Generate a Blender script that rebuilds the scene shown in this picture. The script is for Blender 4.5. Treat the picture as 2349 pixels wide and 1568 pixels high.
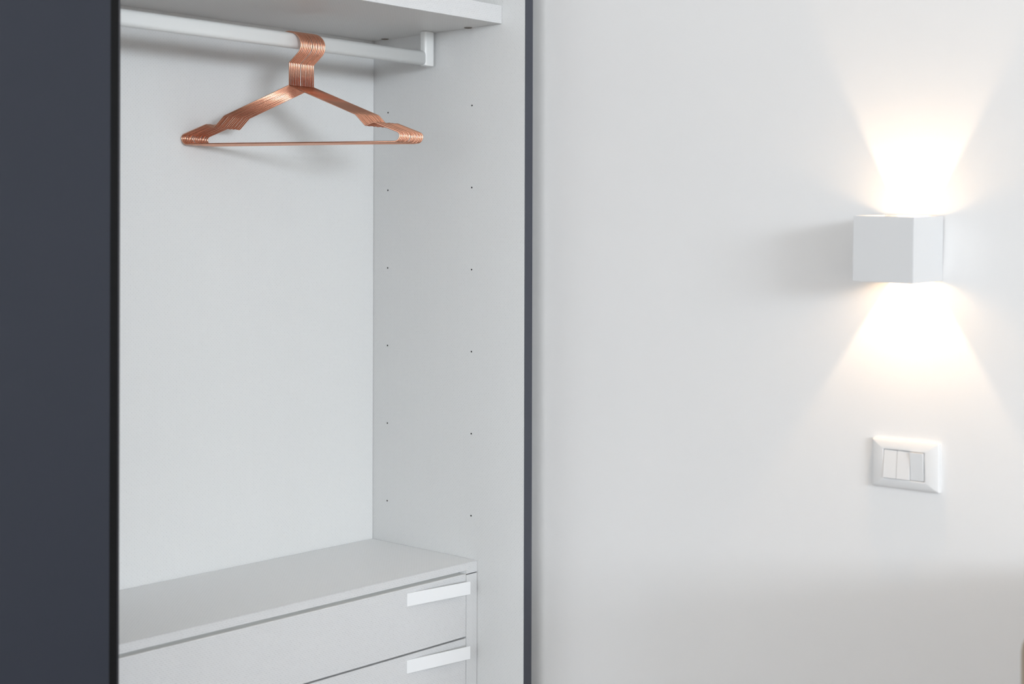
import bpy, bmesh, math, random
from mathutils import Matrix, Vector

for o in list(bpy.data.objects):
    bpy.data.objects.remove(o, do_unlink=True)
SC = bpy.context.scene
COL = SC.collection
R = math.radians
Z0 = 0.80                      # height of the drawer unit's top above the floor

# ------------------------------------------------------------------ camera
W_PX, H_PX = 2349.0, 1568.0
F_PX, HORIZON = 3293.12, 555.90
TH, ROLL = 0.7357, 0.0024033
cam_d = bpy.data.cameras.new('camera')
cam = bpy.data.objects.new('camera', cam_d)
COL.objects.link(cam)
SC.camera = cam
cam_d.sensor_fit = 'HORIZONTAL'
cam_d.sensor_width = 36.0
cam_d.lens = F_PX / W_PX * 36.0
cam_d.clip_start = 0.05
fw = Vector((math.cos(TH), math.sin(TH), 0))
rt = Vector((math.sin(TH), -math.cos(TH), 0))
up = Vector((0, 0, 1))
cr, sr = math.cos(ROLL), math.sin(ROLL)
rc = rt * cr + up * sr
uc = up * cr - rt * sr
off = HORIZON - H_PX / 2
px, py = -sr * off, cr * off
cam_d.shift_x = -px / W_PX
cam_d.shift_y = py / W_PX
m = Matrix((rc, uc, -fw)).transposed().to_4x4()
m.translation = Vector((-2.15, -2.3604, 0.6557 + Z0))
cam.matrix_world = m
cam_d.dof.use_dof = True
cam_d.dof.focus_distance = 2.92
cam_d.dof.aperture_fstop = 4.0

# ------------------------------------------------------------------ world, daylight, exposure
world = bpy.data.worlds.new('world')
SC.world = world
world.use_nodes = True
wb = world.node_tree.nodes['Background']
wb.inputs[0].default_value = (0.75, 0.87, 1.0, 1)
wb.inputs[1].default_value = 0.6

def area(name, loc, rot, sx, sy, power, color):
    d = bpy.data.lights.new(name, 'AREA')
    d.shape = 'RECTANGLE'; d.size = sx; d.size_y = sy
    d.energy = power; d.color = color
    o = bpy.data.objects.new(name, d)
    COL.objects.link(o)
    o.location = loc; o.rotation_euler = rot
    return o

ROOM_X0, ROOM_Y0, CEIL = -5.5, -9.5, 3.20
WIN_A = (-4.95, -2.15, 1.95, 3.05)      # front wall window: x0, x1, z0, z1
WIN_B = (-3.7, -0.9, 0.90, 2.60)        # unseen left wall window, added for fill light: y0, y1, z0, z1
area('daylight_front', ((WIN_A[0] + WIN_A[1]) / 2, ROOM_Y0 - 0.04, (WIN_A[2] + WIN_A[3]) / 2), (R(90), 0, 0),
     WIN_A[1] - WIN_A[0], WIN_A[3] - WIN_A[2], 312, (0.85, 0.925, 1.0))
area('fill_left', (ROOM_X0 - 0.04, (WIN_B[0] + WIN_B[1]) / 2, (WIN_B[2] + WIN_B[3]) / 2), (0, R(-90), 0),
     WIN_B[3] - WIN_B[2], WIN_B[1] - WIN_B[0], 66, (0.92, 0.96, 1.0))  # added fill from the left, behind an unseen window

vs = SC.view_settings
vs.view_transform = 'Standard'
vs.look = 'None'
vs.exposure = 0.36
vs.gamma = 1.0
vs.use_curve_mapping = False

# ------------------------------------------------------------------ materials
def mat(name, color, rough=0.5, metal=0.0, spec=0.5):
    mt = bpy.data.materials.new(name)
    mt.use_nodes = True
    b = mt.node_tree.nodes['Principled BSDF']
    b.inputs['Base Color'].default_value = (*color, 1)
    b.inputs['Roughness'].default_value = rough
    b.inputs['Metallic'].default_value = metal
    b.inputs['Specular IOR Level'].default_value = spec
    return mt

class NT:
    def __init__(s, mt):
        s.nt = mt.node_tree
        s.b = s.nt.nodes['Principled BSDF']
    def node(s, t, **kw):
        n = s.nt.nodes.new(t)
        for k, v in kw.items(): setattr(n, k, v)
        return n
    def link(s, a, b): s.nt.links.new(a, b)
    def math(s, op, a, b=None):
        n = s.node('ShaderNodeMath', operation=op)
        for i, x in enumerate((a, b)):
            if x is None: continue
            if isinstance(x, (int, float)): n.inputs[i].default_value = x
            else: s.link(x, n.inputs[i])
        return n.outputs[0]

def rough_paint(name, color, rough, scale, strength, var=0.015, spec=0.35):
    mt = mat(name, color, rough, spec=spec)
    g = NT(mt)
    tc = g.node('ShaderNodeTexCoord')
    n = g.node('ShaderNodeTexNoise'); n.inputs['Scale'].default_value = scale; n.inputs['Detail'].default_value = 3
    g.link(tc.outputs['Object'], n.inputs['Vector'])
    bp = g.node('ShaderNodeBump'); bp.inputs['Strength'].default_value = strength; bp.inputs['Distance'].default_value = 0.001
    g.link(n.outputs['Fac'], bp.inputs['Height']); g.link(bp.outputs[0], g.b.inputs['Normal'])
    n2 = g.node('ShaderNodeTexNoise'); n2.inputs['Scale'].default_value = 2.2
    g.link(tc.outputs['Object'], n2.inputs['Vector'])
    hsv = g.node('ShaderNodeHueSaturation'); hsv.inputs['Color'].default_value = (*color, 1)
    v = g.math('ADD', g.math('MULTIPLY', n2.outputs['Fac'], var * 2), 1 - var)
    g.link(v, hsv.inputs['Value']); g.link(hsv.outputs[0], g.b.inputs['Base Color'])
    return mt

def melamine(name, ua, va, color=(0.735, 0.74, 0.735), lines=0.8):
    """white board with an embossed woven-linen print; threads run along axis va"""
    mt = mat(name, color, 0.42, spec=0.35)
    g = NT(mt)
    tc = g.node('ShaderNodeTexCoord')
    sp = g.node('ShaderNodeSeparateXYZ'); g.link(tc.outputs['Object'], sp.inputs[0])
    u0, v0 = sp.outputs[ua], sp.outputs[va]
    n = g.node('ShaderNodeTexNoise'); n.inputs['Scale'].default_value = 14; n.inputs['Detail'].default_value = 2
    g.link(tc.outputs['Object'], n.inputs['Vector'])
    big = g.node('ShaderNodeTexNoise'); big.inputs['Scale'].default_value = 5
    g.link(tc.outputs['Object'], big.inputs['Vector'])
    P = 0.0072
    wob = g.math('MULTIPLY', n.outputs['Fac'], 1.2)
    cu = g.math('COSINE', g.math('ADD', g.math('MULTIPLY', u0, 2 * math.pi / P), wob))
    cv = g.math('COSINE', g.math('ADD', g.math('MULTIPLY', v0, 2 * math.pi / P), g.math('MULTIPLY', big.outputs['Fac'], 5.0)))
    dot = g.math('POWER', g.math('MAXIMUM', g.math('MULTIPLY', cu, cv), 0.0), 1.6)
    fine = g.node('ShaderNodeTexNoise'); fine.inputs['Scale'].default_value = 170; fine.inputs['Detail'].default_value = 2
    g.link(tc.outputs['Object'], fine.inputs['Vector'])
    mod = g.math('MAXIMUM', g.math('SUBTRACT', g.math('MULTIPLY', fine.outputs['Fac'], 3.2), 0.75), 0.0)
    dot = g.math('MULTIPLY', dot, mod)
    thread = g.math('MULTIPLY', g.math('MULTIPLY', cu, cu), g.math('MULTIPLY', fine.outputs['Fac'], lines))
    tot = g.math('ADD', dot, thread)
    val = g.math('SUBTRACT', 1.03, g.math('MULTIPLY', tot, 0.066))
    hsv = g.node('ShaderNodeHueSaturation'); hsv.inputs['Color'].default_value = (*color, 1)
    g.link(val, hsv.inputs['Value']); g.link(hsv.outputs[0], g.b.inputs['Base Color'])
    bp = g.node('ShaderNodeBump', invert=True); bp.inputs['Strength'].default_value = 0.25; bp.inputs['Distance'].default_value = 0.0006
    g.link(tot, bp.inputs['Height']); g.link(bp.outputs[0], g.b.inputs['Normal'])
    return mt

M_WALL = rough_paint('wall_paint', (0.85, 0.845, 0.84), 0.6, 260, 0.10)
M_CEIL = rough_paint('ceiling_paint', (0.85, 0.79, 0.71), 0.7, 200, 0.05)
M_BACK = melamine('linen_board_back', 0, 2)
M_SIDE = melamine('linen_board_side', 1, 2)
M_FRONT = melamine('linen_board_front_dim', 2, 0, (0.665, 0.67, 0.675), 1.5)  # same linen board, darkened in place of dimmer light on the fronts
M_STILE = melamine('linen_board_stile_dim', 0, 2, (0.665, 0.67, 0.675))  # darkened like the fronts, dimmer light put into the colour
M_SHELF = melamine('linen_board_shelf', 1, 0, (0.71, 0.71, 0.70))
M_TOP = melamine('linen_board_flat_lit', 1, 0, (0.86, 0.865, 0.865))  # same linen board, lightened in place of light from above
M_DOOR = rough_paint('slate_lacquer', (0.030, 0.034, 0.046), 0.5, 900, 0.03, 0.03, spec=0.2)
M_EDGE = rough_paint('slate_edging_lit', (0.060, 0.064, 0.080), 0.5, 900, 0.03, 0.03, spec=0.3)  # same slate as the door, lightened for the brighter light on it
M_BLACK = mat('black_profile', (0.007, 0.007, 0.0075), 0.6, spec=0.12)
M_GREY = mat('grey_lip', (0.045, 0.045, 0.05), 0.5, spec=0.25)
M_RAIL = mat('white_rail_lacquer', (0.78, 0.79, 0.78), 0.3)
M_HANDLE = mat('white_handle_lacquer', (0.86, 0.87, 0.88), 0.35)
M_HOLE = mat('hole_shade', (0.012, 0.012, 0.012), 0.9)
M_STEEL = mat('nickel_fitting', (0.30, 0.27, 0.24), 0.25, 1.0)
M_COPPER = rough_paint('copper_wire', (0.80, 0.42, 0.29), 0.24, 60, 0.0, 0.04)
M_COPPER.node_tree.nodes['Principled BSDF'].inputs['Metallic'].default_value = 1.0
M_LAMP = rough_paint('white_powder_coat', (0.71, 0.715, 0.72), 0.5, 1500, 0.08, 0.005)
M_LAMPIN = mat('grey_lamp_inside', (0.62, 0.61, 0.59), 0.6)
M_PLASTIC = mat('white_plastic', (0.80, 0.80, 0.80), 0.35)
M_BOUNCE = mat('white_bounce_strip', (0.90, 0.90, 0.88), 0.5)  # extra white, brightens the gap beneath the top board
M_DARKIN = mat('cabinet_inside', (0.05, 0.05, 0.05), 0.8)

def oak():
    mt = mat('dark_wood_floor', (0.42, 0.30, 0.20), 0.5)
    g = NT(mt)
    tc = g.node('ShaderNodeTexCoord')
    mp = g.node('ShaderNodeMapping'); mp.inputs['Scale'].default_value = (14, 1.2, 1)
    g.link(tc.outputs['Object'], mp.inputs[0])
    n = g.node('ShaderNodeTexNoise'); n.inputs['Scale'].default_value = 4; n.inputs['Detail'].default_value = 6
    g.link(mp.outputs[0], n.inputs['Vector'])
    r = g.node('ShaderNodeValToRGB')
    r.color_ramp.elements[0].color = (0.085, 0.058, 0.040, 1); r.color_ramp.elements[1].color = (0.16, 0.11, 0.075, 1)
    g.link(n.outputs['Fac'], r.inputs[0]); g.link(r.outputs[0], g.b.inputs['Base Color'])
    return mt
M_OAK = oak()

# ------------------------------------------------------------------ mesh helpers
def link(name, me, mt, parent=None):
    o = bpy.data.objects.new(name, me)
    COL.objects.link(o)
    if mt is not None and not me.materials: me.materials.append(mt)
    if parent is not None: o.parent = parent
    return o

def to_mesh(name, bm, smooth=False):
    bmesh.ops.recalc_face_normals(bm, faces=bm.faces)
    me = bpy.data.meshes.new(name)
    bm.to_mesh(me); bm.free()
    if smooth:
        for p in me.polygons: p.use_smooth = True
    return me

def add_box(bm, x0, x1, y0, y1, z0, z1, bev=0.0, seg=2):
    r = bmesh.ops.create_cube(bm, size=1.0)
    vs_ = r['verts']
    for v in vs_:
        v.co = Vector(((x0 + x1) / 2 + v.co.x * (x1 - x0), (y0 + y1) / 2 + v.co.y * (y1 - y0), (z0 + z1) / 2 + v.co.z * (z1 - z0)))
    if bev > 0:
        es = list({e for v in vs_ for e in v.link_edges})
        bmesh.ops.bevel(bm, geom=es, offset=bev, segments=seg, affect='EDGES', profile=0.5)

def box(name, x0, x1, y0, y1, z0, z1, mt, parent=None, bev=0.0, seg=2, z=None):
    """z given = add that offset to z0,z1"""
    if z: z0 += z; z1 += z
    bm = bmesh.new()
    add_box(bm, x0, x1, y0, y1, z0, z1, bev, seg)
    return link(name, to_mesh(name, bm), mt, parent)

def boxes(name, lst, mt, parent=None, bev=0.0):
    bm = bmesh.new()
    for b in lst: add_box(bm, *b, bev)
    return link(name, to_mesh(name, bm), mt, parent)

def tube_mesh(name, pts, rad, n=12, caps=True):
    """sweep a circle along a planar or space polyline"""
    bm = bmesh.new()
    P = [Vector(p) for p in pts]
    rings = []
    ref = None
    for i, p in enumerate(P):
        a = P[max(0, i - 1)]; b = P[min(len(P) - 1, i + 1)]
        t = (b - a).normalized()
        if ref is None:
            ref = Vector((1, 0, 0)) if abs(t.x) < 0.9 else Vector((0, 1, 0))
        ref = (ref - t * ref.dot(t)).normalized()
        bi = t.cross(ref)
        rings.append([bm.verts.new(p + (ref * math.cos(2 * math.pi * k / n) + bi * math.sin(2 * math.pi * k / n)) * rad) for k in range(n)])
    for r0, r1 in zip(rings, rings[1:]):
        for k in range(n):
            bm.faces.new((r0[k], r0[(k + 1) % n], r1[(k + 1) % n], r1[k]))
    if caps:
        bm.faces.new(rings[0]); bm.faces.new(rings[-1])
    return to_mesh(name, bm, True)

def fillet(pts, radii, seg=6):
    """round the corners of a 2D polyline; returns list of 2D points"""
    out = [Vector(pts[0])]
    for i in range(1, len(pts) - 1):
        p0, p, p1 = Vector(pts[i - 1]), Vector(pts[i]), Vector(pts[i + 1])
        d0, d1 = (p0 - p), (p1 - p)
        l0, l1 = d0.length, d1.length
        d0.normalize(); d1.normalize()
        ang = math.acos(max(-1, min(1, d0.dot(d1))))
        t = min(radii[i] / math.tan(ang / 2), l0 * 0.49, l1 * 0.49)
        r = t * math.tan(ang / 2)
        c = p + (d0 + d1).normalized() * (r / math.sin(ang / 2))
        a, b = p + d0 * t - c, p + d1 * t - c
        tot = a.angle(b)
        sgn = 1 if (a.x * b.y - a.y * b.x) > 0 else -1
        a0 = math.atan2(a.y, a.x)
        for k in range(seg + 1):
            q = a0 + sgn * tot * k / seg
            out.append(c + Vector((math.cos(q), math.sin(q))) * r)
    out.append(Vector(pts[-1]))
    return out

def empty(name, loc=(0, 0, 0), rotz=0.0):
    o = bpy.data.objects.new(name, None)
    COL.objects.link(o)
    o.location = loc
    o.rotation_euler = (0, 0, rotz)
    o.empty_display_size = 0.05
    return o

def tag(o, label=None, cat=None, group=None, kind=None):
    if label: o['label'] = label
    if cat: o['category'] = cat
    if group: o['group'] = group
    if kind: o['kind'] = kind
    return o

# ------------------------------------------------------------------ room shell
WX = 0.066                      # painted wall plane
TK = 0.12
BACK_Y = 0.045
tag(box('floor', ROOM_X0 - TK, WX + TK, ROOM_Y0 - TK, BACK_Y + TK, -0.1, 0, M_OAK), kind='structure',
    label='dark wooden floor')
tag(box('ceiling', ROOM_X0 - TK, WX + TK, ROOM_Y0 - TK, BACK_Y + TK, CEIL, CEIL + 0.1, M_CEIL), kind='structure',
    label='plain off-white ceiling')
tag(box('wall_right', WX, WX + TK, ROOM_Y0 - TK, BACK_Y + TK, 0, CEIL, M_WALL), kind='structure',
    label='white painted wall carrying the lamp and light switch')
tag(box('wall_back', ROOM_X0 - TK, WX, BACK_Y, BACK_Y + TK, 0, CEIL, M_WALL), kind='structure',
    label='white wall behind the wardrobe')
def wall_with_hole(name, axis, p0, p1, a0, a1, hole, label):
    h0, h1, z0, z1 = hole
    segs = [(a0, h0, 0, CEIL), (h1, a1, 0, CEIL), (h0, h1, 0, z0), (h0, h1, z1, CEIL)]
    if axis == 'x': lst = [(s[0], s[1], p0, p1, s[2], s[3]) for s in segs]
    else: lst = [(p0, p1, s[0], s[1], s[2], s[3]) for s in segs]
    return tag(boxes(name, lst, M_WALL), kind='structure', label=label)
wall_with_hole('wall_front', 'x', ROOM_Y0 - TK, ROOM_Y0, ROOM_X0 - TK, WX, WIN_A, 'white wall with a window, facing the wardrobe')
wall_with_hole('wall_left', 'y', ROOM_X0 - TK, ROOM_X0, ROOM_Y0, BACK_Y, WIN_B, 'white wall with a wide window added for fill light')
def window(name, axis, plane, hole, label):
    a0, a1, z0, z1 = hole
    t = 0.05
    lst = []
    for (b0, b1, c0, c1) in ((a0, a0 + t, z0, z1), (a1 - t, a1, z0, z1), (a0 + t, a1 - t, z0, z0 + t), (a0 + t, a1 - t, z1 - t, z1)):
        if axis == 'x': lst.append((b0, b1, plane - 0.09, plane - 0.05, c0, c1))
        else: lst.append((plane - 0.09, plane - 0.05, b0, b1, c0, c1))
    # light sits just inside the frame plane, so the frame stays outside of it
    return tag(boxes(name, lst, M_LAMP), kind='structure', label=label)
window('window_1', 'x', ROOM_Y0, WIN_A, 'white framed window opposite the wardrobe')
window('fill_window', 'y', ROOM_X0, WIN_B, 'unseen white framed window added in the left wall for fill light')

# ------------------------------------------------------------------ wardrobe
YF = -0.4492                    # front of the carcass
WTOP = 1.80
XPART, XLEFT = -1.22, -2.06
ward = tag(empty('wardrobe', (-1.0, -0.22, 0)), 'white wardrobe with linen-textured interior, dark slate sliding door pushed to the left', 'wardrobe')
def wpart(o, par=ward):
    o.parent = par
    o.matrix_parent_inverse = par.matrix_world.inverted() if par is not ward else Matrix.Translation((1.0, 0.22, 0))
    return o
wpart(tag(box('back_panel', XLEFT, -0.0008, 0.0, 0.010, -0.74, WTOP, M_BACK, z=Z0), 'white linen-textured back panel'))
side = wpart(tag(box('side_panel', 0.0, 0.0218, YF + 0.002, 0.012, -0.80, WTOP, M_SIDE, z=Z0), 'white linen-textured side panel'))
wpart(tag(box('front_edging', 0.0, 0.0218, YF - 0.0002, YF + 0.0018, -0.80, WTOP, M_EDGE, z=Z0, bev=0.0005), 'dark slate front edge'))
wpart(box('partition', XPART - 0.0218, XPART, YF + 0.002, -0.0003, -0.74, WTOP - 0.022, M_SIDE, z=Z0))
wpart(box('side_panel', XLEFT - 0.0218, XLEFT, YF, 0.012, -0.80, WTOP, M_SIDE, z=Z0))
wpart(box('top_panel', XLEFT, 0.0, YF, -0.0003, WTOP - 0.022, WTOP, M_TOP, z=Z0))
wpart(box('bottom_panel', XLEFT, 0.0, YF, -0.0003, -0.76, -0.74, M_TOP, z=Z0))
wpart(box('plinth', XLEFT, 0.0, YF + 0.03, YF + 0.05, -0.80, -0.76, M_DOOR, z=Z0))

# shelf with its cam fittings
SH_Z, SH_T, SH_Y = 1.10, 0.0371, -0.3837
shelf = wpart(tag(box('shelf', XPART + 0.0004, -0.0006, SH_Y, -0.0005, SH_Z, SH_Z + SH_T, M_SHELF, z=Z0, bev=0.0006), 'thick white shelf above the rail'))
# front edge band with horizontal grain
eb = box('edge_band_or_bounce', XPART + 0.0006, -0.0008, SH_Y - 0.0010, SH_Y - 0.0001, SH_Z + 0.0003, SH_Z + SH_T - 0.0003, M_FRONT, z=Z0)
eb.parent = shelf; eb.matrix_parent_inverse = shelf.matrix_world.inverted()
def cam_mesh():
    bm = bmesh.new()
    n = 24
    def ring(r, z): return [bm.verts.new((r * math.cos(2 * math.pi * k / n), r * math.sin(2 * math.pi * k / n), z)) for k in range(n)]
    prof = [(0.0085, 0.0), (0.0085, -0.0012), (0.0070, -0.0014), (0.0066, -0.0004), (0.0026, -0.0004), (0.0022, 0.0008)]
    rs = [ring(r, z) for r, z in prof]
    for a, b in zip(rs, rs[1:]):
        for k in range(n): bm.faces.new((a[k], a[(k + 1) % n], b[(k + 1) % n], b[k]))
    bm.faces.new(rs[-1])
    for s in (0, 1):
        add_box(bm, *((-0.0062, 0.0062, -0.0006, 0.0006) if s == 0 else (-0.0006, 0.0006, -0.0062, 0.0062)), -0.0010, -0.0003)
    return to_mesh('cam_fitting', bm)
cam_me = cam_mesh()
for y in (-0.298, -0.0457):
    c = link('cam_fitting', cam_me, M_STEEL)
    c.location = (-0.0094, y, SH_Z + Z0 + 0.0002)
    c.parent = shelf; tag(c, 'round metal cam fitting')

# near-black discs painting the shade inside the side panel's shelf-pin holes (two columns of six)
def hole_mesh():
    bm = bmesh.new()
    bmesh.ops.create_cone(bm, cap_ends=True, segments=12, radius1=0.0018, radius2=0.0018, depth=0.0008, matrix=Matrix.Rotation(R(90), 4, 'Y'))
    return to_mesh('pin_hole_disc', bm)
hole_me = hole_mesh()
for y in (-0.0462, -0.3008):
    for i in range(6):
        h = link('pin_hole_disc', hole_me, M_HOLE)
        h.location = (0.0001, y, Z0 + 0.93936 - i * 0.16998)
        h.parent = side

# clothes rail with its bracket
RY, RZT, RZB = -0.1912, 1.0583, 1.0278
def stadium(hw, hh, n=10):
    """outline of an oval tube: half width hw (round ends of radius hw), half height hh"""
    pts = []
    for k in range(n + 1):
        a = math.pi * k / n
        pts.append((hw * math.cos(a), hh - hw + hw * math.sin(a)))
    for k in range(n + 1):
        a = math.pi + math.pi * k / n
        pts.append((hw * math.cos(a), -(hh - hw) + hw * math.sin(a)))
    return pts
def extrude_outline(name, outline, mapf, t0, t1, bev=0.0):
    bm = bmesh.new()
    a = [bm.verts.new(mapf(p, t0)) for p in outline]
    b = [bm.verts.new(mapf(p, t1)) for p in outline]
    n = len(outline)
    for k in range(n): bm.faces.new((a[k], a[(k + 1) % n], b[(k + 1) % n], b[k]))
    f0 = bm.faces.new(a); f1 = bm.faces.new(b)
    if bev:
        es = [e for f in (f0, f1) for e in f.edges]
        bmesh.ops.bevel(bm, geom=es, offset=bev, segments=3, affect='EDGES', profile=0.5)
    me = to_mesh(name, bm)
    for p in me.polygons: p.use_smooth = len(p.vertices) == 4
    return me
rail_out = stadium(0.0080, (RZT - RZB) / 2)
rail = wpart(tag(link('clothes_rail', extrude_outline('clothes_rail', rail_out, lambda p, t: Vector((t, RY + p[0], Z0 + (RZT + RZB) / 2 + p[1])), XPART + 0.03, -0.0300), M_RAIL), 'white oval clothes rail'))
def round_rect(hx, hy, r, n=6):
    pts = []
    for cx, cy, a0 in ((hx - r, hy - r, 0), (-hx + r, hy - r, 90), (-hx + r, -hy + r, 180), (hx - r, -hy + r, 270)):
        for k in range(n + 1):
            a = R(a0 + 90 * k / n)
            pts.append((cx + r * math.cos(a), cy + r * math.sin(a)))
    return pts
br_out = round_rect(0.0090, 0.0138, 0.0050)
for xc in (-0.0235, XPART + 0.0235):
    b = link('rail_bracket', extrude_outline('rail_bracket', br_out, lambda p, t: Vector((xc + p[1], RY + p[0], t)), Z0 + RZB - 0.0006, Z0 + SH_Z - 0.0002, 0.002), M_RAIL)
    b.parent = rail; b.matrix_parent_inverse = rail.matrix_world.inverted()
    tag(b, 'white drop bracket of the rail')

# sliding door standing open at the left
DY = -0.515
door = wpart(tag(box('sliding_door', -1.96, -0.9876, DY, DY + 0.024, -0.745, WTOP - 0.03, M_DOOR, z=Z0, bev=0.0008), 'dark slate sliding door'))
def sub(o, par):
    o.parent = par; o.matrix_parent_inverse = par.matrix_world.inverted(); return o
sub(tag(box('edge_profile', -0.9876, -0.9738, DY + 0.0015, DY + 0.024, -0.745, WTOP - 0.03, M_BLACK, z=Z0), 'black vertical edge profile'), door)
sub(tag(box('edge_lip', -0.9738, -0.9708, DY + 0.0005, DY + 0.024, -0.745, WTOP - 0.03, M_GREY, z=Z0, bev=0.0005), 'thin grey lip'), door)
wpart(box('bottom_track', XLEFT, 0.0, DY - 0.004, YF - 0.004, -0.79, -0.752, M_BLACK, z=Z0))
wpart(box('top_track', XLEFT, 0.0, DY - 0.006, YF - 0.004, WTOP - 0.026, WTOP, M_BLACK, z=Z0))

# ------------------------------------------------------------------ drawer unit inside the wardrobe
CY = -0.3195
UB = -0.735                     # underside of the unit (rests on the wardrobe floor)
XL = XPART + 0.002
unit = tag(empty('drawer_unit', (-0.6, -0.16, Z0 + UB - 0.005)), 'low white drawer unit with linen texture standing at the bottom of the wardrobe', 'drawer unit')
UINV = Matrix.Translation((0.6, 0.16, -(Z0 + UB - 0.005)))
def upart(o):
    o.parent = unit; o.matrix_parent_inverse = UINV; return o
DX0, DX1 = XL + 0.033, -0.0330
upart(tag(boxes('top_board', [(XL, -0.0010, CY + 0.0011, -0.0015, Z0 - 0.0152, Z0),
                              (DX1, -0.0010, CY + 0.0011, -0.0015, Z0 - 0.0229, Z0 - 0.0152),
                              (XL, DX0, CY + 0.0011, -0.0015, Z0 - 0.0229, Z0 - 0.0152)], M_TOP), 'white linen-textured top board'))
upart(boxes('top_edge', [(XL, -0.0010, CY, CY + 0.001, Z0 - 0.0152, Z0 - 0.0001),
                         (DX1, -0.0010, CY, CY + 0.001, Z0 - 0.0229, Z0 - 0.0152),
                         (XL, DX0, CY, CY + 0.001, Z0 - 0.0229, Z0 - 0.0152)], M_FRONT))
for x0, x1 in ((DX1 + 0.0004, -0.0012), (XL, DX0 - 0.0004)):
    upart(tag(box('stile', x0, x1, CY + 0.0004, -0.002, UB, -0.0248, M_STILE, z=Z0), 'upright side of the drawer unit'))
upart(box('back_board', DX0, DX1, -0.012, -0.003, UB, -0.0229, M_BACK, z=Z0))
upart(box('bounce_rail', DX0, DX1, CY + 0.0228, CY + 0.045, -0.06, -0.0153, M_BOUNCE, z=Z0))  # added pale board that bounces light into the gap
for x0, x1 in ((DX1 + 0.0006, -0.0014), (XL + 0.0002, DX0 - 0.0006)):
    upart(box('gap_shade_filler', x0, x1, CY + 0.0016, -0.003, -0.0246, -0.0231, M_BLACK, z=Z0))  # black filler painting the shade inside the gap above each stile
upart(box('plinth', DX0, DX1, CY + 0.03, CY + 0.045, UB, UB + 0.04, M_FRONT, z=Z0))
def handle_mesh():
    """thin plate standing off the drawer at its right end, folded back to the drawer front along its left end"""
    bm = bmesh.new()
    L, Hh, out, t = 0.1582, 0.0258, 0.0220, 0.0016
    d = Vector((math.sqrt(L * L - out * out), -out, 0)).normalized()
    nrm = Vector((-d.y, d.x, 0))     # towards the drawer
    prof = [Vector((0, 0, 0)), d * L, d * L + nrm * t, d * 0.022 + nrm * 0.0040, Vector((0.022, 0.0012, 0)), Vector((0, 0.0012, 0))]
    a = [bm.verts.new((p.x, p.y, 0)) for p in prof]
    b = [bm.verts.new((p.x, p.y, -Hh)) for p in prof]
    n = len(prof)
    for k in range(n): bm.faces.new((a[k], a[(k + 1) % n], b[(k + 1) % n], b[k]))
    bm.faces.new(a); bm.faces.new(b)
    bmesh.ops.recalc_face_normals(bm, faces=bm.faces)
    bmesh.ops.bevel(bm, geom=list(bm.edges), offset=0.0003, segments=1, affect='EDGES')
    return to_mesh('handle', bm)
h_me = handle_mesh()
zt = -0.0230
words = ('top', 'second', 'third', 'fourth')
pitch = 0.1310
for i in range(5):
    z1 = zt - i * pitch
    z0 = z1 - (0.1275 if i < 4 else 0.12)
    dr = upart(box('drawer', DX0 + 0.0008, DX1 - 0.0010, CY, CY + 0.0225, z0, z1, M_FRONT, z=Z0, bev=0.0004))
    if i == 0: sub(box('edge_band_or_bounce', DX0 + 0.0012, DX1 - 0.0014, CY + 0.0004, CY + 0.0222, z1, z1 + 0.0003, M_BOUNCE, z=Z0), dr)  # added bright strip, lifts the dark ledge under the top
    # drawer tray behind the front
    tr = boxes('tray', [(DX0 + 0.02, DX1 - 0.02, CY + 0.0226, -0.03, Z0 + z0 + 0.012, Z0 + z0 + 0.02),
                        (DX0 + 0.02, DX0 + 0.032, CY + 0.0226, -0.03, Z0 + z0 + 0.02, Z0 + z1 - 0.03),
                        (DX1 - 0.032, DX1 - 0.02, CY + 0.0226, -0.03, Z0 + z0 + 0.02, Z0 + z1 - 0.03)], M_DARKIN)
    sub(tr, dr)
    h = link('handle', h_me, M_HANDLE)
    h.location = (-0.2014, CY - 0.0013, Z0 + z1 - (0.0093 if i == 0 else 0.0096))
    sub(h, dr); tag(h, 'angled smooth white pull')

# ------------------------------------------------------------------ copper hangers
NECK = 0.9565
def hanger_meshes():
    rad = 0.00148
    half = [(0, 0), (0.1325, -0.0572), (0.1528, -0.0795), (0.1692, -0.0730), (0.2230, -0.0945), (0.2160, -0.1105), (0.0, -0.1105)]
    rr = [0, 0.010, 0.004, 0.006, 0.010, 0.010, 0]
    r_pts = fillet([Vector(p) for p in half], rr, 6)
    right = [Vector((0, p.x, p.y)) for p in r_pts]
    left = [Vector((0, -p.x, p.y)) for p in reversed(r_pts)]
    body = tube_mesh('shoulder_frame', right + left[1:], rad, 12)
    # hook: stem, outward kink, loop over the rail
    c, rh = Vector((0.0015, 0.0782)), 0.0251
    pts = [Vector((0, 0.0005)), Vector((0, 0.0435))]
    a0 = R(225)
    start = c + Vector((math.cos(a0), math.sin(a0))) * rh
    hook = fillet([pts[0], pts[1], start], [0, 0.004, 0], 5)
    for k in range(1, 45):
        a = a0 - R(200) * k / 44
        hook.append(c + Vector((math.cos(a), math.sin(a))) * rh)
    hk = tube_mesh('hook', [Vector((0, p.x, p.y)) for p in hook], rad, 12)
    return body, hk
hb, hh = hanger_meshes()
random.seed(4)
N_H = 15
ORD = ['first', 'second', 'third', 'fourth', 'fifth', 'sixth', 'seventh', 'eighth', 'ninth', 'tenth', 'eleventh', 'twelfth', 'thirteenth', 'fourteenth', 'last']
gaps = [0.0041] * 14
gaps[6] = 0.0048; gaps[9] = 0.0043
scale_g = 0.0585 / sum(gaps)
x = -0.3924
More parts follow.
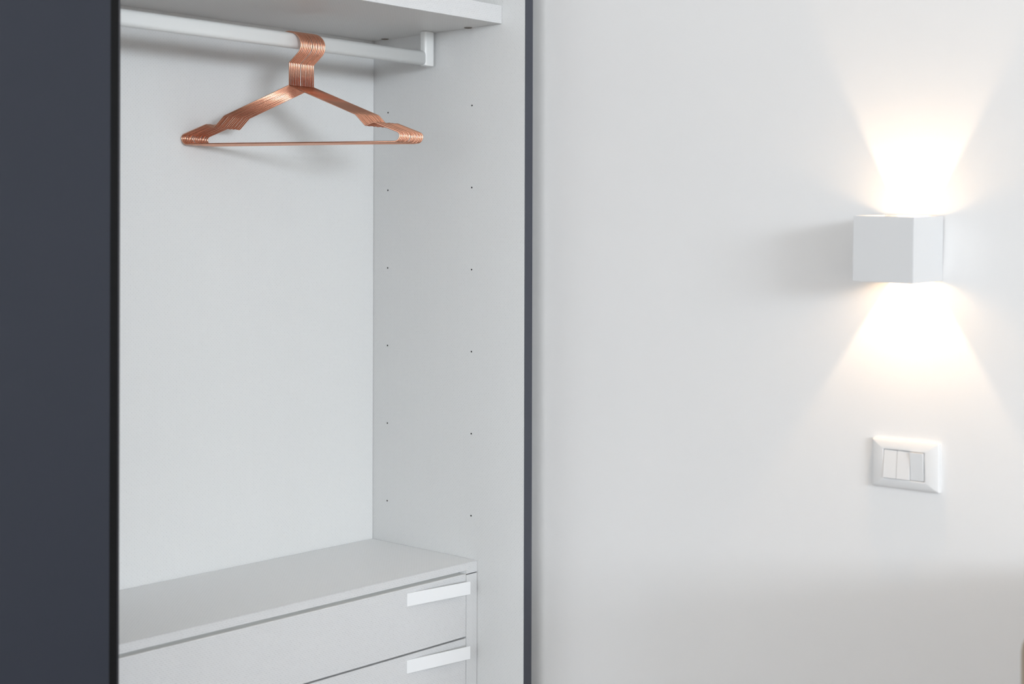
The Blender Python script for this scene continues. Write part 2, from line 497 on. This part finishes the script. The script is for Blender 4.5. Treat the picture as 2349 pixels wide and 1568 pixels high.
for i in range(N_H):
    lab = f'polished copper wire hanger on the white rail, {ORD[i]} of fifteen counted from the dark door'
    h = tag(empty('coat_hanger', (x, RY, Z0 + NECK)), lab, 'coat hanger', 'copper wire hangers on the rail')
    sway = R(0.42 if i < 7 else -0.18) + R(random.uniform(-0.04, 0.04))
    yaw = R(31) + R(random.uniform(-0.05, 0.05))
    h.rotation_euler = (R(random.uniform(-0.22, 0.22)), sway, yaw)
    dx = -0.103 * math.sin(sway)
    h.location = (x + dx * math.cos(yaw), RY + dx * math.sin(yaw), Z0 + NECK)
    link('shoulder_frame', hb, M_COPPER, h)
    link('hook', hh, M_COPPER, h)
    if i < N_H - 1: x += gaps[i] * scale_g

# ------------------------------------------------------------------ wall lamp
LA, LB, LH = 0.1063, 0.1047, 0.1066     # width along the wall, depth, height
rho, dl = 0.0292, 0.0289
def lamp_local(p, yy, zz):
    y2 = yy * math.cos(rho) - zz * math.sin(rho); z2 = yy * math.sin(rho) + zz * math.cos(rho)
    return Vector((-(p * math.cos(dl) + z2 * math.sin(dl)), y2, z2 * math.cos(dl) - p * math.sin(dl)))
ex, ey, ez = lamp_local(1, 0, 0), lamp_local(0, -1, 0), lamp_local(0, 0, 1)
lm = Matrix((ex, ey, ez)).transposed().to_4x4()
lm.translation = Vector((WX - 0.0016, -1.2535, 0.6490 + Z0))
lamp = tag(empty('wall_lamp'), 'white cube-shaped wall lamp shining up and down the wall', 'wall lamp')
lamp.matrix_world = lm
t = 0.003
# in lamp space: x out of the wall, y along the wall, z up
bm = bmesh.new()
outer = [(0, -LA / 2), (LB, -LA / 2), (LB, LA / 2), (0, LA / 2)]
inner = [(0.002, -LA / 2 + t), (LB - t, -LA / 2 + t), (LB - t, LA / 2 - t), (0.002, LA / 2 - t)]
V = {}
for nm, o2 in (('o', outer), ('i', inner)):
    for zi, z in ((0, -LH / 2), (1, LH / 2)):
        V[nm, zi] = [bm.verts.new((p[0], p[1], z)) for p in o2]
for k in range(4):
    j = (k + 1) % 4
    bm.faces.new((V['o', 0][k], V['o', 0][j], V['o', 1][j], V['o', 1][k]))
    bm.faces.new((V['i', 0][k], V['i', 0][j], V['i', 1][j], V['i', 1][k]))
    for zi in (0, 1):
        bm.faces.new((V['o', zi][k], V['o', zi][j], V['i', zi][j], V['i', zi][k]))
bmesh.ops.recalc_face_normals(bm, faces=bm.faces)
es = [e for e in bm.edges if all(v in sum([V['o', 0], V['o', 1]], []) for v in e.verts)]
bmesh.ops.bevel(bm, geom=es, offset=0.0006, segments=2, affect='EDGES')
hm = to_mesh('housing', bm)
hm.materials.append(M_LAMP); hm.materials.append(M_LAMPIN)
for p in hm.polygons:
    c = p.center
    if abs(p.normal.z) < 0.5 and 0.0015 < c.x < LB - t + 0.0003 and abs(c.y) < LA / 2 - t + 0.0003: p.material_index = 1
tag(link('housing', hm, None, lamp), 'white powder-coated cube housing')
FZ = LH / 2 - 0.018
for sz, slot in ((1, 0.0180), (-1, 0.0232)):
    for sy in (-1, 1):
        y0, y1 = sorted((sy * slot, sy * (LA / 2 - t - 0.0002)))
        z0, z1 = sorted((sz * FZ, sz * (FZ - 0.0015)))
        box('flap', 0.0022, LB - t - 0.0002, y0, y1, z0, z1, M_LAMPIN, lamp)
led = box('led_holder', 0.0022, 0.040, -0.006, 0.006, -0.004, 0.004, M_LAMPIN, lamp)
ld = bpy.data.lights.new('lamp_light', 'POINT')
ld.energy = 1.95; ld.color = (1.0, 0.70, 0.44); ld.shadow_soft_size = 0.002
lo = bpy.data.objects.new('lamp_light', ld); COL.objects.link(lo)
lo.parent = lamp; lo.location = (0.051, 0, 0)

# ------------------------------------------------------------------ light switch
sw = tag(empty('light_switch', (WX, -1.2435, 0.2875 + Z0), R(180)), 'white three-rocker light switch on the wall below the lamp', 'light switch')
# local: x out of the wall, y towards the camera side (right in the photo), z up
PW, PH = 0.1203, 0.0807
IW, IH = 0.0719, 0.0468
def plate_mesh():
    bm = bmesh.new()
    prof = [(0.0, 0.0000, 1.0), (0.0062, 0.0, 1.0), (0.0078, 0.0006, 1.0), (0.0088, 0.0018, 1.0)]  # x, inset
    rings = []
    def rect(hw, hh_, x, r=0.0015, n=3):
        pts = []
        for (cx, cz, a0) in ((hw - r, hh_ - r, 0), (-hw + r, hh_ - r, 90), (-hw + r, -hh_ + r, 180), (hw - r, -hh_ + r, 270)):
            for k in range(n + 1):
                a = R(a0 + 90 * k / n)
                pts.append(bm.verts.new((x, cx + r * math.cos(a), cz + r * math.sin(a))))
        return pts
    for xx, ins, _ in prof: rings.append(rect(PW / 2 - ins, PH / 2 - ins, xx))
    # pillow-shaped frame rising to the opening
    for k in range(1, 9):
        f = k / 8
        hw = (PW / 2 - 0.0018) * (1 - f) + (IW / 2 + 0.0012) * f
        hz = (PH / 2 - 0.0018) * (1 - f) + (IH / 2 + 0.0012) * f
        rings.append(rect(hw, hz, 0.0088 + 0.0042 * math.sin(f * math.pi / 2) ** 0.9, 0.0015))
    rings.append(rect(IW / 2 + 0.0006, IH / 2 + 0.0006, 0.0124, 0.0008))
    rings.append(rect(IW / 2 + 0.0005, IH / 2 + 0.0005, 0.0060, 0.0008))
    n = len(rings[0])
    for a, b in zip(rings, rings[1:]):
        for k in range(n): bm.faces.new((a[k], a[(k + 1) % n], b[(k + 1) % n], b[k]))
    bm.faces.new(rings[-1])
    me = to_mesh('cover_plate', bm)
    for i, p in enumerate(me.polygons): p.use_smooth = (4 * n <= i < 11 * n) and len(p.vertices) == 4
    return me
tag(link('cover_plate', plate_mesh(), M_PLASTIC, sw), 'white pillow-shaped cover plate')
rw = IW / 3
for i in range(3):
    y0 = -IW / 2 + i * rw
    bm = bmesh.new()
    hz = IH / 2
    # pressed at the top (bottom stands out) for the first two, the other way round for the last
    xt, xb = (0.0126, 0.0168) if i < 2 else (0.0172, 0.0128)
    vs_ = [bm.verts.new(p) for p in (
        (0.007, y0 + 0.0003, -hz), (0.007, y0 + rw - 0.0003, -hz), (0.007, y0 + rw - 0.0003, hz), (0.007, y0 + 0.0003, hz),
        (xb, y0 + 0.0003, -hz + 0.0002), (xb, y0 + rw - 0.0003, -hz + 0.0002), (xt, y0 + rw - 0.0003, hz - 0.0002), (xt, y0 + 0.0003, hz - 0.0002))]
    for f in ((0, 1, 2, 3), (4, 5, 6, 7), (0, 1, 5, 4), (1, 2, 6, 5), (2, 3, 7, 6), (3, 0, 4, 7)):
        bm.faces.new([vs_[k] for k in f])
    bmesh.ops.recalc_face_normals(bm, faces=bm.faces)
    bmesh.ops.bevel(bm, geom=list(bm.edges), offset=0.0005, segments=2, affect='EDGES')
    r_ = link('rocker', to_mesh('rocker', bm), M_PLASTIC, sw)
    if i == 2: tag(r_, 'white rocker tilted the other way')

# ------------------------------------------------------------------ beige armchair made up around a beige sliver, shaped to shade the wall
M_BEIGE = rough_paint('beige_upholstery', (0.50, 0.41, 0.32), 0.85, 700, 0.4, 0.04, spec=0.2)
M_LEG = mat('dark_wood_leg', (0.09, 0.06, 0.04), 0.5)
AX0, AX1, AYB = -0.458, 0.02, -1.646
chair = tag(empty('shade_chair', ((AX0 + AX1) / 2, AYB - 0.36, 0)), 'beige made-up seat at the right border, shaped to shade the wall', 'shade_chair')
CI = Matrix.Translation((-(AX0 + AX1) / 2, -(AYB - 0.36), 0))
def cpart(o):
    o.parent = chair; o.matrix_parent_inverse = CI; return o
cpart(box('backrest', AX0, AX1, AYB - 0.14, AYB, 0.12, 0.99, M_BEIGE, bev=0.030, seg=5))
cpart(box('seat', AX0 + 0.085, AX1 - 0.085, AYB - 0.72, AYB - 0.145, 0.20, 0.44, M_BEIGE, bev=0.03, seg=4))
cpart(box('armrest', AX0, AX0 + 0.08, AYB - 0.72, AYB - 0.145, 0.12, 0.62, M_BEIGE, bev=0.03, seg=4))
cpart(box('armrest', AX1 - 0.08, AX1, AYB - 0.72, AYB - 0.145, 0.12, 0.62, M_BEIGE, bev=0.03, seg=4))
for lx in (AX0 + 0.06, AX1 - 0.06):
    for ly in (AYB - 0.07, AYB - 0.66):
        cpart(box('leg', lx - 0.02, lx + 0.02, ly - 0.02, ly + 0.02, 0.0, 0.125, M_LEG, bev=0.004))
